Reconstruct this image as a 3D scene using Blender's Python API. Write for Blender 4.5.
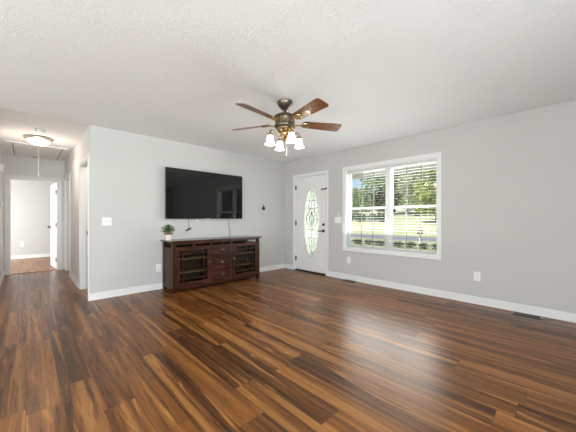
import bpy, bmesh, math, random
from mathutils import Vector, Matrix, noise
C = bpy.context
S = C.scene
for o in list(bpy.data.objects):
    bpy.data.objects.remove(o)
random.seed(7)
R = math.radians
PI = math.pi

# ------------------------------------------------------------------ camera
cam_d = bpy.data.cameras.new('camera')
cam_d.sensor_width = 36
cam_d.lens = 273.9 / 576 * 36
cam_d.shift_y = 3.0 / 576
cam_d.clip_start = 0.05
cam_d.clip_end = 500
cam = bpy.data.objects.new('camera', cam_d)
S.collection.objects.link(cam)
cam.location = (0, 0, 1.134)
cam.rotation_euler = (R(90), 0, R(-43.76))
S.camera = cam

# ------------------------------------------------------------------ view, sky, sun, added daylight lamps
S.view_settings.view_transform = 'Standard'
S.view_settings.look = 'None'
S.view_settings.gamma = 1
S.view_settings.use_curve_mapping = False
S.view_settings.exposure = 0.54

W = bpy.data.worlds.new('sky')
S.world = W
W.use_nodes = True
nt = W.node_tree
nt.nodes.clear()
sky = nt.nodes.new('ShaderNodeTexSky')
sky.sky_type = 'NISHITA'
sky.sun_disc = False
sky.sun_elevation = R(48)
sky.sun_rotation = R(-80)
sky.air_density = 1.0
sky.dust_density = 0.6
bg = nt.nodes.new('ShaderNodeBackground')
bg.inputs['Strength'].default_value = 0.10
wo = nt.nodes.new('ShaderNodeOutputWorld')
nt.links.new(sky.outputs[0], bg.inputs['Color'])
nt.links.new(bg.outputs[0], wo.inputs['Surface'])


def light(name, kind, loc, rot, energy, color=(1, 1, 1), **kw):
    d = bpy.data.lights.new(name, kind)
    d.energy = energy
    d.color = color
    for k, v in kw.items():
        setattr(d, k, v)
    o = bpy.data.objects.new(name, d)
    S.collection.objects.link(o)
    o.location = loc
    o.rotation_euler = rot
    return o


# sun behind the house: the lawn is lit, the front of the house is in shade
sun = light('sun', 'SUN', (0, 0, 20), (0, 0, 0), 3.5, (1.0, 0.95, 0.88), angle=R(1))
sun.rotation_euler = Vector((0.70, -0.16, -0.78)).to_track_quat('-Z', 'Y').to_euler()
# area lamps added at the openings, some unseen, to strengthen the daylight
def boost_light(name, loc, d, energy, sx, sy, color=(1, 1, 1)):
    o = light(name, 'AREA', loc, (0, 0, 0), energy, color, shape='RECTANGLE', size=sx, size_y=sy)
    o.rotation_euler = Vector(d).to_track_quat('-Z', 'Y').to_euler()
    return o
boost_light('daylight_boost_rear', (-0.9, -2.26, 1.35), (0.1, 1, 0.95), 235, 3.6, 1.7, (0.87, 0.95, 1.0))  # added fill at the unseen rear window, tilted up to the ceiling
boost_light('daylight_boost_side', (-3.68, 1.2, 1.2), (1, 0.12, 0.9), 115, 3.0, 2.0, (0.95, 0.97, 1.0))  # added fill at the unseen window of the left wall
boost_light('daylight_boost_front', (4.62, 2.17, 1.32), (-1, 0, 0.6), 56, 1.5, 1.35, (1.0, 1.0, 0.98))
boost_light('daylight_boost_door', (5.0, 3.845, 1.2), (-1, 0, -0.05), 11, 1.0, 1.9, (1.0, 1.0, 0.96))
light('side_room_fill', 'POINT', (1.35, 5.0, 2.1), (0, 0, 0), 12, (1.0, 0.84, 0.68), shadow_soft_size=0.15)  # warm light added in the unseen room, brightens the doorway jamb
boost_light('daylight_boost_bedroom', (-2.34, 9.6, 1.4), (1, 0.1, -0.75), 145, 1.6, 1.4, (0.95, 0.98, 1.0))  # added to brighten the bedroom from its unseen window

# ------------------------------------------------------------------ materials
def mat(name):
    m = bpy.data.materials.new(name)
    m.use_nodes = True
    n = m.node_tree
    b = n.nodes['Principled BSDF']
    return m, n, b


def N(n, t, **kw):
    x = n.nodes.new(t)
    for k, v in kw.items():
        if k.startswith('i_'):
            x.inputs[k[2:]].default_value = v
        else:
            setattr(x, k, v)
    return x


def ramp(n, stops, interp='LINEAR'):
    r = n.nodes.new('ShaderNodeValToRGB')
    r.color_ramp.interpolation = interp
    e = r.color_ramp.elements
    while len(e) < len(stops):
        e.new(0.5)
    for k, (p, c) in enumerate(stops):
        e[k].position = p
        e[k].color = (*c, 1) if len(c) == 3 else c
    return r


def simple(name, col, rough=0.5, metal=0.0, var=0.06, scale=6.0, bump=0.0, bscale=60.0, spec=0.5, coat=0.0):
    m, n, b = mat(name)
    tc = N(n, 'ShaderNodeTexCoord')
    nz = N(n, 'ShaderNodeTexNoise', i_Scale=scale, i_Detail=4.0)
    n.links.new(tc.outputs['Object'], nz.inputs['Vector'])
    lo = tuple(max(0, c * (1 - var)) for c in col)
    hi = tuple(min(1, c * (1 + var)) for c in col)
    r = ramp(n, [(0.3, lo), (0.7, hi)])
    n.links.new(nz.outputs['Fac'], r.inputs['Fac'])
    n.links.new(r.outputs['Color'], b.inputs['Base Color'])
    b.inputs['Roughness'].default_value = rough
    b.inputs['Metallic'].default_value = metal
    b.inputs['Specular IOR Level'].default_value = spec
    b.inputs['Coat Weight'].default_value = coat
    if bump:
        n2 = N(n, 'ShaderNodeTexNoise', i_Scale=bscale, i_Detail=3.0)
        n.links.new(tc.outputs['Object'], n2.inputs['Vector'])
        bp = N(n, 'ShaderNodeBump', i_Strength=bump, i_Distance=0.01)
        n.links.new(n2.outputs['Fac'], bp.inputs['Height'])
        n.links.new(bp.outputs['Normal'], b.inputs['Normal'])
    return m


def emit(name, col, strength, base=(0.9, 0.9, 0.88)):
    m, n, b = mat(name)
    tc = N(n, 'ShaderNodeTexCoord')
    nz = N(n, 'ShaderNodeTexNoise', i_Scale=9.0)
    n.links.new(tc.outputs['Object'], nz.inputs['Vector'])
    r = ramp(n, [(0.3, tuple(c * 0.92 for c in col)), (0.7, col)])
    n.links.new(nz.outputs['Fac'], r.inputs['Fac'])
    n.links.new(r.outputs['Color'], b.inputs['Emission Color'])
    b.inputs['Base Color'].default_value = (*base, 1)
    b.inputs['Emission Strength'].default_value = strength
    b.inputs['Roughness'].default_value = 0.3
    return m


def wood(name, stops, rough, scale=(3, 3, 30), axis_scale=None, spec=0.5, coat=0.0):
    """grained wood; scale is the squeeze of the grain along object X, Y, Z"""
    m, n, b = mat(name)
    tc = N(n, 'ShaderNodeTexCoord')
    mp = N(n, 'ShaderNodeMapping')
    mp.inputs['Scale'].default_value = scale
    n.links.new(tc.outputs['Object'], mp.inputs['Vector'])
    nz = N(n, 'ShaderNodeTexNoise', i_Scale=1.0, i_Detail=6.0, i_Roughness=0.6, i_Distortion=0.6)
    n.links.new(mp.outputs[0], nz.inputs['Vector'])
    r = ramp(n, stops)
    n.links.new(nz.outputs['Fac'], r.inputs['Fac'])
    n.links.new(r.outputs['Color'], b.inputs['Base Color'])
    b.inputs['Roughness'].default_value = rough
    b.inputs['Specular IOR Level'].default_value = spec
    b.inputs['Coat Weight'].default_value = coat
    return m


def plank_floor():
    m, n, b = mat('walnut_laminate')
    L = n.links
    tc = N(n, 'ShaderNodeTexCoord')
    sp = N(n, 'ShaderNodeSeparateXYZ')
    L.new(tc.outputs['Object'], sp.inputs[0])

    def M(op, a, b_=None, c=None):
        x = n.nodes.new('ShaderNodeMath')
        x.operation = op
        for i, v in enumerate((a, b_, c)):
            if v is None:
                continue
            if isinstance(v, (int, float)):
                x.inputs[i].default_value = v
            else:
                L.new(v, x.inputs[i])
        return x.outputs[0]
    pw, pl = 0.168, 1.25
    rx = M('DIVIDE', sp.outputs['X'], pw)
    row = M('FLOOR', rx)
    fx = M('FRACT', rx)
    wn = N(n, 'ShaderNodeTexWhiteNoise', noise_dimensions='1D')
    L.new(row, wn.inputs['W'])
    ry = M('ADD', M('DIVIDE', sp.outputs['Y'], pl), M('MULTIPLY', wn.outputs['Value'], 7.3))
    pid = M('FLOOR', ry)
    fy = M('FRACT', ry)
    cmb = N(n, 'ShaderNodeCombineXYZ')
    L.new(row, cmb.inputs[0])
    L.new(pid, cmb.inputs[1])
    wn2 = N(n, 'ShaderNodeTexWhiteNoise', noise_dimensions='3D')
    L.new(cmb.outputs[0], wn2.inputs['Vector'])
    rnd = wn2.outputs['Value']
    off = M('MULTIPLY', rnd, 37.0)

    def grain(sx, sy, detail, rough, dist):
        c = N(n, 'ShaderNodeCombineXYZ')
        L.new(M('MULTIPLY', sp.outputs['X'], sx), c.inputs[0])
        L.new(M('ADD', M('MULTIPLY', sp.outputs['Y'], sy), off), c.inputs[1])
        L.new(off, c.inputs[2])
        z = N(n, 'ShaderNodeTexNoise', i_Scale=1.0, i_Detail=detail, i_Roughness=rough, i_Distortion=dist)
        L.new(c.outputs[0], z.inputs['Vector'])
        return z.outputs['Fac']
    g1 = grain(13, 0.5, 4.0, 0.6, 1.2)          # broad figure
    g2 = grain(210, 5.0, 3.0, 0.6, 0.4)         # fine grain
    g3 = grain(13, 0.42, 1.5, 0.4, 0.6)         # sapwood streaks
    v = M('ADD', M('MULTIPLY', g1, 0.92), M('MULTIPLY', M('SUBTRACT', g2, 0.5), 0.30))
    v = M('ADD', v, M('MULTIPLY', M('SUBTRACT', rnd, 0.5), 0.20))
    cr = ramp(n, [(0.26, (0.036, 0.012, 0.004)), (0.38, (0.095, 0.033, 0.009)), (0.50, (0.170, 0.062, 0.015)),
                  (0.68, (0.28, 0.108, 0.025))])
    L.new(v, cr.inputs['Fac'])
    st = ramp(n, [(0.57, (0, 0, 0)), (0.66, (1, 1, 1))])
    L.new(M('ADD', g3, M('MULTIPLY', M('SUBTRACT', g2, 0.5), 0.12)), st.inputs['Fac'])
    g4 = grain(7.5, 0.55, 1.0, 0.4, 0.8)         # thin light veins with curved edges
    vein = ramp(n, [(0.0, (1, 1, 1)), (0.012, (0.85, 0.85, 0.85)), (0.028, (0, 0, 0))])
    L.new(M('ABSOLUTE', M('SUBTRACT', g4, 0.52)), vein.inputs['Fac'])
    vm = ramp(n, [(0.45, (0, 0, 0)), (0.55, (1, 1, 1))])
    L.new(g1, vm.inputs['Fac'])
    thin = M('MULTIPLY', vein.outputs['Color'], vm.outputs['Color'])
    mx = N(n, 'ShaderNodeMix', data_type='RGBA')
    L.new(M('MAXIMUM', M('MULTIPLY', st.outputs['Color'], 0.40), M('MULTIPLY', thin, 0.6)), mx.inputs['Factor'])
    L.new(cr.outputs['Color'], mx.inputs[6])
    mx.inputs[7].default_value = (0.44, 0.20, 0.055, 1)
    # joints
    ex = M('MULTIPLY', M('MINIMUM', fx, M('SUBTRACT', 1.0, fx)), pw)
    ey = M('MULTIPLY', M('MINIMUM', fy, M('SUBTRACT', 1.0, fy)), pl)
    edge = M('LESS_THAN', M('MINIMUM', ex, ey), 0.0012)
    mj = N(n, 'ShaderNodeMix', data_type='RGBA')
    L.new(M('MULTIPLY', edge, 0.65), mj.inputs['Factor'])
    L.new(mx.outputs[2], mj.inputs[6])
    mj.inputs[7].default_value = (0.015, 0.006, 0.003, 1)
    L.new(mj.outputs[2], b.inputs['Base Color'])
    rr = M('ADD', 0.20, M('MULTIPLY', g2, 0.20))
    L.new(rr, b.inputs['Roughness'])
    b.inputs['Specular IOR Level'].default_value = 0.30
    b.inputs['Specular Tint'].default_value = (1.0, 0.80, 0.60, 1)
    bp = N(n, 'ShaderNodeBump', i_Strength=0.10, i_Distance=0.004)
    L.new(M('SUBTRACT', g2, M('MULTIPLY', edge, 0.8)), bp.inputs['Height'])
    L.new(bp.outputs['Normal'], b.inputs['Normal'])
    return m


def ceiling_mat(name, col, strength):
    m, n, b = mat(name)
    L = n.links
    tc = N(n, 'ShaderNodeTexCoord')
    n0 = N(n, 'ShaderNodeTexNoise', i_Scale=5.0, i_Detail=2.0)
    L.new(tc.outputs['Object'], n0.inputs['Vector'])
    ad = N(n, 'ShaderNodeMix', data_type='RGBA', blend_type='ADD')
    ad.inputs['Factor'].default_value = 0.35
    L.new(tc.outputs['Object'], ad.inputs[6])
    L.new(n0.outputs['Color'], ad.inputs[7])
    v = N(n, 'ShaderNodeTexVoronoi', i_Scale=9.0, feature='SMOOTH_F1')
    L.new(ad.outputs[2], v.inputs['Vector'])
    w = N(n, 'ShaderNodeTexNoise', i_Scale=20.0, i_Detail=4.0, i_Distortion=3.5)
    L.new(ad.outputs[2], w.inputs['Vector'])
    r = ramp(n, [(0.42, (0, 0, 0)), (0.62, (1, 1, 1))])
    L.new(w.outputs['Fac'], r.inputs['Fac'])
    ml = N(n, 'ShaderNodeMath', operation='MULTIPLY_ADD')
    L.new(v.outputs['Distance'], ml.inputs[0])
    ml.inputs[1].default_value = 0.5
    L.new(r.outputs['Color'], ml.inputs[2])
    cl = N(n, 'ShaderNodeTexNoise', i_Scale=2.2, i_Detail=1.0)
    L.new(tc.outputs['Object'], cl.inputs['Vector'])
    cm = ramp(n, [(0.38, (0.25, 0.25, 0.25)), (0.62, (1, 1, 1))])
    L.new(cl.outputs['Fac'], cm.inputs['Fac'])
    mk = N(n, 'ShaderNodeMath', operation='MULTIPLY')
    L.new(ml.outputs[0], mk.inputs[0])
    L.new(cm.outputs['Color'], mk.inputs[1])
    bp = N(n, 'ShaderNodeBump', i_Strength=strength, i_Distance=0.006)
    L.new(mk.outputs[0], bp.inputs['Height'])
    L.new(bp.outputs['Normal'], b.inputs['Normal'])
    b.inputs['Base Color'].default_value = (*col, 1)
    b.inputs['Roughness'].default_value = 0.85
    b.inputs['Specular IOR Level'].default_value = 0.2
    return m


def pane_mat(name, tint=(0.96, 0.98, 0.97), gloss=0.06, rough=0.02):
    m, n, b = mat(name)
    n.nodes.remove(b)
    out = n.nodes['Material Output']
    t = N(n, 'ShaderNodeBsdfTransparent')
    t.inputs['Color'].default_value = (*tint, 1)
    g = N(n, 'ShaderNodeBsdfGlossy', i_Roughness=rough)
    fr = N(n, 'ShaderNodeFresnel', i_IOR=1.25)
    mx = N(n, 'ShaderNodeMixShader')
    n.links.new(fr.outputs[0], mx.inputs[0])
    n.links.new(t.outputs[0], mx.inputs[1])
    n.links.new(g.outputs[0], mx.inputs[2])
    n.links.new(mx.outputs[0], out.inputs['Surface'])
    return m


def leaded_glass_mat():
    """textured pale glass: partly see-through, partly milky"""
    m, n, b = mat('textured_leaded_glass')
    out = n.nodes['Material Output']
    tc = N(n, 'ShaderNodeTexCoord')
    nz = N(n, 'ShaderNodeTexNoise', i_Scale=26.0, i_Detail=2.0)
    n.links.new(tc.outputs['Object'], nz.inputs['Vector'])
    t = N(n, 'ShaderNodeBsdfTransparent')
    t.inputs['Color'].default_value = (0.93, 0.97, 0.93, 1)
    tl = N(n, 'ShaderNodeBsdfTranslucent')
    tl.inputs['Color'].default_value = (0.9, 0.94, 0.9, 1)
    r = ramp(n, [(0.35, (0.15, 0.15, 0.15)), (0.65, (0.60, 0.60, 0.60))])
    n.links.new(nz.outputs['Fac'], r.inputs['Fac'])
    mx = N(n, 'ShaderNodeMixShader')
    n.links.new(r.outputs['Color'], mx.inputs[0])
    n.links.new(t.outputs[0], mx.inputs[1])
    n.links.new(tl.outputs[0], mx.inputs[2])
    g = N(n, 'ShaderNodeBsdfGlossy', i_Roughness=0.1)
    m2 = N(n, 'ShaderNodeMixShader')
    m2.inputs[0].default_value = 0.06
    n.links.new(mx.outputs[0], m2.inputs[1])
    n.links.new(g.outputs[0], m2.inputs[2])
    n.links.new(m2.outputs[0], out.inputs['Surface'])
    n.nodes.remove(b)
    return m


def leaf_mat(name, a, c, trans=0.35):
    m, n, b = mat(name)
    out = n.nodes['Material Output']
    tc = N(n, 'ShaderNodeTexCoord')
    nz = N(n, 'ShaderNodeTexNoise', i_Scale=1.3, i_Detail=5.0)
    n.links.new(tc.outputs['Object'], nz.inputs['Vector'])
    r = ramp(n, [(0.35, a), (0.65, c)])
    n.links.new(nz.outputs['Fac'], r.inputs['Fac'])
    n.links.new(r.outputs['Color'], b.inputs['Base Color'])
    b.inputs['Roughness'].default_value = 0.6
    t = N(n, 'ShaderNodeBsdfTranslucent')
    n.links.new(r.outputs['Color'], t.inputs['Color'])
    mx = N(n, 'ShaderNodeMixShader')
    mx.inputs[0].default_value = trans
    n.links.new(b.outputs[0], mx.inputs[1])
    n.links.new(t.outputs[0], mx.inputs[2])
    n.links.new(mx.outputs[0], out.inputs['Surface'])
    return m


M_WALL = simple('grey_wall_paint', (0.560, 0.548, 0.535), 0.7, var=0.012, scale=2.0, bump=0.03, bscale=180, spec=0.3)
M_HALLWALL = simple('hall_wall_paint', (0.72, 0.715, 0.70), 0.65, var=0.012, scale=2.0, bump=0.03, bscale=180, spec=0.3)
M_CEIL = ceiling_mat('textured_ceiling_paint', (0.87, 0.89, 0.90), 0.34)
M_HCEIL = simple('hall_ceiling_paint', (0.82, 0.81, 0.80), 0.8, var=0.01, bump=0.05, bscale=120, spec=0.2)
M_TRIM = simple('white_trim_paint', (0.78, 0.775, 0.765), 0.35, var=0.01)
M_DOOR = simple('white_door_paint', (0.80, 0.79, 0.78), 0.4, var=0.01)
M_VINYL = simple('white_vinyl', (0.82, 0.83, 0.83), 0.35, var=0.01)
M_SLAT = simple('white_slat', (0.64, 0.64, 0.63), 0.45, var=0.01)
M_PLATE = simple('white_plastic', (0.85, 0.85, 0.84), 0.3, var=0.01)
M_PLATEGREY = simple('grey_plastic', (0.45, 0.45, 0.45), 0.4, var=0.02)
M_MUNTIN = simple('backlit_muntin', (0.20, 0.20, 0.20), 0.5, var=0.02)  # white muntins, their backlit darkness put into the colour
M_SLOT = simple('dark_slot', (0.03, 0.03, 0.03), 0.6)
M_FLOOR = plank_floor()
M_GLASS = pane_mat('window_glass')
M_CABGLASS = pane_mat('cabinet_glass', (0.86, 0.88, 0.86), rough=0.04)
M_LEAD = leaded_glass_mat()
M_BEVEL = pane_mat('bevelled_glass', (0.80, 0.86, 0.88), rough=0.1)
M_CAME = simple('lead_came', (0.22, 0.23, 0.22), 0.5, metal=0.2)
M_CHERRY = wood('dark_cherry', [(0.25, (0.008, 0.0022, 0.001)), (0.5, (0.035, 0.009, 0.004)), (0.75, (0.115, 0.028, 0.011))], 0.38, (4, 30, 30), spec=0.3)
M_CHERRYV = wood('dark_cherry_upright', [(0.25, (0.008, 0.0022, 0.001)), (0.5, (0.030, 0.007, 0.003)), (0.75, (0.075, 0.018, 0.008))], 0.38, (34, 34, 3), spec=0.3)
M_CHERRYTOP = wood('dark_cherry_top', [(0.25, (0.022, 0.009, 0.006)), (0.75, (0.060, 0.022, 0.014))], 0.25, (4, 30, 30), coat=0.3)
M_CABIN = wood('cabinet_inside', [(0.25, (0.02, 0.010, 0.006)), (0.75, (0.07, 0.035, 0.020))], 0.5, (3, 20, 20))
M_SHELF = wood('shelf_edge', [(0.25, (0.14, 0.075, 0.040)), (0.75, (0.27, 0.16, 0.09))], 0.4, (3, 20, 20))
M_KNOB = simple('dark_bronze', (0.10, 0.075, 0.05), 0.3, metal=0.9)
M_BLACK = simple('black_plastic', (0.012, 0.012, 0.012), 0.35)
M_SCREEN = simple('tv_screen', (0.006, 0.006, 0.006), 0.04, var=0.02, spec=0.5)
M_SILVER = simple('silver_metal', (0.6, 0.6, 0.6), 0.3, metal=0.9)
M_HINGE = simple('bronze_hinge', (0.07, 0.06, 0.05), 0.4, metal=0.7)
M_BRASS = simple('antique_brass', (0.42, 0.30, 0.15), 0.32, metal=0.95, var=0.25, scale=30)
M_PEWTER = simple('aged_pewter', (0.15, 0.125, 0.095), 0.36, metal=0.85, var=0.3, scale=40)
M_BLADE = wood('walnut_blade', [(0.25, (0.09, 0.032, 0.010)), (0.75, (0.26, 0.100, 0.030))], 0.30, (4, 30, 30), coat=0.3)
M_SHADE = emit('lit_frosted_shade', (1.0, 0.93, 0.80), 1.5)
M_BOWL = emit('lit_alabaster_bowl', (1.0, 0.90, 0.74), 1.6)
M_NICKEL = simple('brushed_nickel', (0.55, 0.50, 0.42), 0.35, metal=0.9)
M_POT = simple('white_glazed_pot', (0.72, 0.68, 0.62), 0.35, var=0.06)
M_POTRIM = simple('brown_pot_rim', (0.24, 0.13, 0.07), 0.5)
M_SOIL = simple('soil', (0.06, 0.035, 0.02), 0.9, var=0.4, scale=60)
M_PLANT = leaf_mat('houseplant_leaf', (0.045, 0.10, 0.018), (0.17, 0.26, 0.06))
M_VENT = simple('brown_metal_vent', (0.035, 0.022, 0.014), 0.45, metal=0.5)
M_VENTEND = simple('tan_metal', (0.33, 0.25, 0.17), 0.45, metal=0.3)
M_BRONZE = simple('bronze_threshold', (0.06, 0.045, 0.035), 0.4, metal=0.7)
M_CORD = simple('white_cord', (0.8, 0.8, 0.78), 0.6)
M_CHAIN = simple('nickel_chain', (0.6, 0.57, 0.5), 0.3, metal=0.9)
M_SIDING = simple('white_siding', (0.75, 0.75, 0.73), 0.6)
M_PORCH = simple('cream_porch_soffit', (0.84, 0.81, 0.74), 0.6, var=0.03)
M_CONC = simple('concrete', (0.50, 0.48, 0.45), 0.85, var=0.12, bump=0.2)
M_ROOF = simple('grey_roof', (0.12, 0.115, 0.11), 0.9, var=0.2)
M_ROAD = simple('pale_asphalt', (0.30, 0.30, 0.33), 0.9, var=0.1)
M_BARK = simple('bark', (0.10, 0.07, 0.05), 0.9, var=0.3, bump=0.4, bscale=12)


# ------------------------------------------------------------------ mesh helpers
class MB:
    def __init__(self):
        self.bm = bmesh.new()

    def box(self, x0, x1, y0, y1, z0, z1):
        v = [self.bm.verts.new((x, y, z)) for x in (x0, x1) for y in (y0, y1) for z in (z0, z1)]
        for f in ((0, 1, 3, 2), (4, 6, 7, 5), (0, 4, 5, 1), (2, 3, 7, 6), (0, 2, 6, 4), (1, 5, 7, 3)):
            self.bm.faces.new([v[i] for i in f])
        return self

    def obox(self, c, ax, ay, az, hx, hy, hz):
        c = Vector(c)
        v = [self.bm.verts.new(c + ax * (sx * hx) + ay * (sy * hy) + az * (sz * hz))
             for sx in (-1, 1) for sy in (-1, 1) for sz in (-1, 1)]
        for f in ((0, 1, 3, 2), (4, 6, 7, 5), (0, 4, 5, 1), (2, 3, 7, 6), (0, 2, 6, 4), (1, 5, 7, 3)):
            self.bm.faces.new([v[i] for i in f])
        return self

    def lathe(self, prof, c=(0, 0, 0), n=32, axis='Z', cap=True):
        c = Vector(c)
        rings = []
        for r, z in prof:
            ring = []
            for k in range(n):
                a = 2 * PI * k / n
                p = {'Z': (r * math.cos(a), r * math.sin(a), z), 'X': (z, r * math.cos(a), r * math.sin(a)),
                     'Y': (r * math.sin(a), z, r * math.cos(a))}[axis]
                ring.append(self.bm.verts.new(c + Vector(p)))
            rings.append(ring)
        for a, b in zip(rings, rings[1:]):
            for k in range(n):
                self.bm.faces.new((a[k], a[(k + 1) % n], b[(k + 1) % n], b[k]))
        if cap:
            self.bm.faces.new(rings[0][::-1])
            self.bm.faces.new(rings[-1])
        return self

    def tube(self, pts, r, n=8, cap=True):
        pts = [Vector(p) for p in pts]
        rs = r if isinstance(r, (list, tuple)) else [r] * len(pts)
        rings = []
        up = None
        for i, p in enumerate(pts):
            t = (pts[min(i + 1, len(pts) - 1)] - pts[max(i - 1, 0)]).normalized()
            if up is None:
                up = t.orthogonal().normalized()
            u = (up - t * up.dot(t))
            u = u.normalized() if u.length > 1e-6 else t.orthogonal().normalized()
            up = u
            w = t.cross(u)
            rings.append([self.bm.verts.new(p + (u * math.cos(2 * PI * k / n) + w * math.sin(2 * PI * k / n)) * rs[i]) for k in range(n)])
        for a, b in zip(rings, rings[1:]):
            for k in range(n):
                self.bm.faces.new((a[k], a[(k + 1) % n], b[(k + 1) % n], b[k]))
        if cap:
            self.bm.faces.new(rings[0][::-1])
            self.bm.faces.new(rings[-1])
        return self

    def prism(self, outline, z0, z1):
        a = [self.bm.verts.new((x, y, z0)) for x, y in outline]
        b = [self.bm.verts.new((x, y, z1)) for x, y in outline]
        self.bm.faces.new(a[::-1])
        self.bm.faces.new(b)
        n = len(a)
        for k in range(n):
            self.bm.faces.new((a[k], a[(k + 1) % n], b[(k + 1) % n], b[k]))
        return self

    def xform(self, m):
        bmesh.ops.transform(self.bm, matrix=m, verts=self.bm.verts)
        return self

    def build(self, name, material, parent=None, bevel=0.0, smooth=False, loc=None):
        bmesh.ops.recalc_face_normals(self.bm, faces=self.bm.faces)
        me = bpy.data.meshes.new(name)
        self.bm.to_mesh(me)
        self.bm.free()
        me.materials.append(material)
        if smooth:
            me.polygons.foreach_set('use_smooth', [True] * len(me.polygons))
            me.set_sharp_from_angle(angle=R(38))
        o = bpy.data.objects.new(name, me)
        S.collection.objects.link(o)
        if parent:
            o.parent = parent
        if loc:
            o.location = loc
        if bevel:
            bv = o.modifiers.new('bevel', 'BEVEL')
            bv.width = bevel
            bv.segments = 2
            bv.limit_method = 'ANGLE'
        return o


def tag(o, label, cat, group=None, kind=None):
    o['label'] = label
    o['category'] = cat
    if group:
        o['group'] = group
    if kind:
        o['kind'] = kind
    return o


def thing(name, label, cat, loc=(0, 0, 0), rz=0.0, group=None, kind=None):
    o = bpy.data.objects.new(name, None)
    o.empty_display_size = 0.1
    S.collection.objects.link(o)
    o.location = loc
    o.rotation_euler = (0, 0, rz)
    return tag(o, label, cat, group, kind)


def struct(o, label, cat):
    return tag(o, label, cat, None, 'structure')


def wall_cells(m, axis, t0, t1, u0, u1, z0, z1, holes):
    """wall slab, thickness t0..t1 along axis, spanning u and z, with rectangular holes (ua,ub,za,zb)"""
    us = sorted({u0, u1, *[h[0] for h in holes], *[h[1] for h in holes]})
    zs = sorted({z0, z1, *[h[2] for h in holes], *[h[3] for h in holes]})
    for ua, ub in zip(us, us[1:]):
        for za, zb in zip(zs, zs[1:]):
            cu, cz = (ua + ub) / 2, (za + zb) / 2
            if any(h[0] < cu < h[1] and h[2] < cz < h[3] for h in holes):
                continue
            if axis == 'X':
                m.box(t0, t1, ua, ub, za, zb)
            else:
                m.box(ua, ub, t0, t1, za, zb)
    bmesh.ops.remove_doubles(m.bm, verts=m.bm.verts, dist=1e-5)
    # drop the faces shared by two neighbouring cells
    seen = {}
    for f in m.bm.faces:
        seen.setdefault(tuple(sorted(v.index for v in f.verts)), []).append(f)
    m.bm.verts.index_update()
    seen = {}
    for f in m.bm.faces:
        seen.setdefault(tuple(sorted(v.index for v in f.verts)), []).append(f)
    kill = [f for fs in seen.values() if len(fs) > 1 for f in fs]
    bmesh.ops.delete(m.bm, geom=kill, context='FACES_ONLY')
    return m


# ------------------------------------------------------------------ room shell
XF, YT, H = 4.349, 4.648, 2.44          # front wall plane, television wall plane, ceiling
XH0, XH1, YE = -0.33, 0.640, 7.95       # hall side walls, hall end wall
XL, YR = -3.6, -2.2                     # left wall, rear wall
YB = 10.93                              # far wall of the bedroom

struct(MB().box(XL - .14, XF + .14, YR - .14, YB + .12, -0.12, 0).build('floor', M_FLOOR), 'walnut brown plank floor running through the room and the hall', 'floor')
struct(MB().box(XL - .14, XF + .14, YR - .14, YT, H, H + .1).build('ceiling', M_CEIL), 'white textured living room ceiling', 'ceiling')
struct(MB().box(XL - .14, XF + .14, YT, YB + .12, H, H + .1).build('ceiling_hall', M_HCEIL), 'smooth white ceiling over the hall', 'ceiling')

DOOR = (3.432, 4.315, 0.0, 2.055)
WIN = (1.385, 2.965, 0.60, 2.045)
struct(wall_cells(MB(), 'X', XF, XF + .14, YR - .14, YB + .12, 0, H, [DOOR, WIN]).build('wall_front', M_WALL), 'grey wall with the front door and the wide window', 'wall')
struct(wall_cells(MB(), 'Y', YT, YT + .052, XH1, XF, 0, H, []).build('wall_television', M_WALL), 'light grey wall behind the television', 'wall')
NEAR = (4.705, 5.50, 0.0, 1.99)
FARD = (6.93, 7.69, 0.0, 1.99)
struct(wall_cells(MB(), 'X', XH1, XH1 + .12, YT + .052, YE, 0, H, [NEAR, FARD]).build('wall_hall_right', M_HALLWALL), 'right wall of the hall with two doorways', 'wall')
struct(wall_cells(MB(), 'X', XH0 - .12, XH0, YT + .12, YE, 0, H, []).build('wall_hall_left', M_HALLWALL), 'left wall of the hall at the picture edge', 'wall')
ENDD = (-0.237, 0.513, 0.0, 1.965)
struct(wall_cells(MB(), 'Y', YE, YE + .12, -2.3, 2.3, 0, H, [ENDD]).build('wall_hall_end', M_HALLWALL), 'end wall of the hall around the open bedroom door', 'wall')
struct(wall_cells(MB(), 'Y', YT, YT + .12, XL, XH0, 0, H, []).build('wall_back_left', M_WALL), 'grey wall left of the hall opening', 'wall')
RW = (-2.7, 0.9, 0.5, 2.2)
LW = (-0.3, 2.7, 0.2, 2.2)
struct(wall_cells(MB(), 'Y', YR - .14, YR, XL, XF, 0, H, [RW]).build('wall_rear', M_WALL), 'grey rear wall with a wide window, behind the camera', 'wall')
struct(wall_cells(MB(), 'X', XL - .14, XL, YR - .14, YT + .12, 0, H, [LW]).build('wall_left', M_WALL), 'grey left wall with a wide window, out of the picture', 'wall')
# bedroom behind the hall
struct(wall_cells(MB(), 'Y', YB, YB + .12, -2.3, 2.3, 0, H, []).build('wall_bedroom_far', M_WALL), 'pale far wall of the bedroom seen through the open door', 'wall')
BW = (8.8, 10.4, 0.7, 2.1)
struct(wall_cells(MB(), 'X', -2.42, -2.3, YE, YB + .12, 0, H, [BW]).build('wall_bedroom_left', M_WALL), 'left wall of the bedroom with its window', 'wall')
struct(wall_cells(MB(), 'X', 2.3, 2.42, YT + .12, YB + .12, 0, H, []).build('wall_bedroom_right', M_WALL), 'right wall of the bedroom', 'wall')


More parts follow.
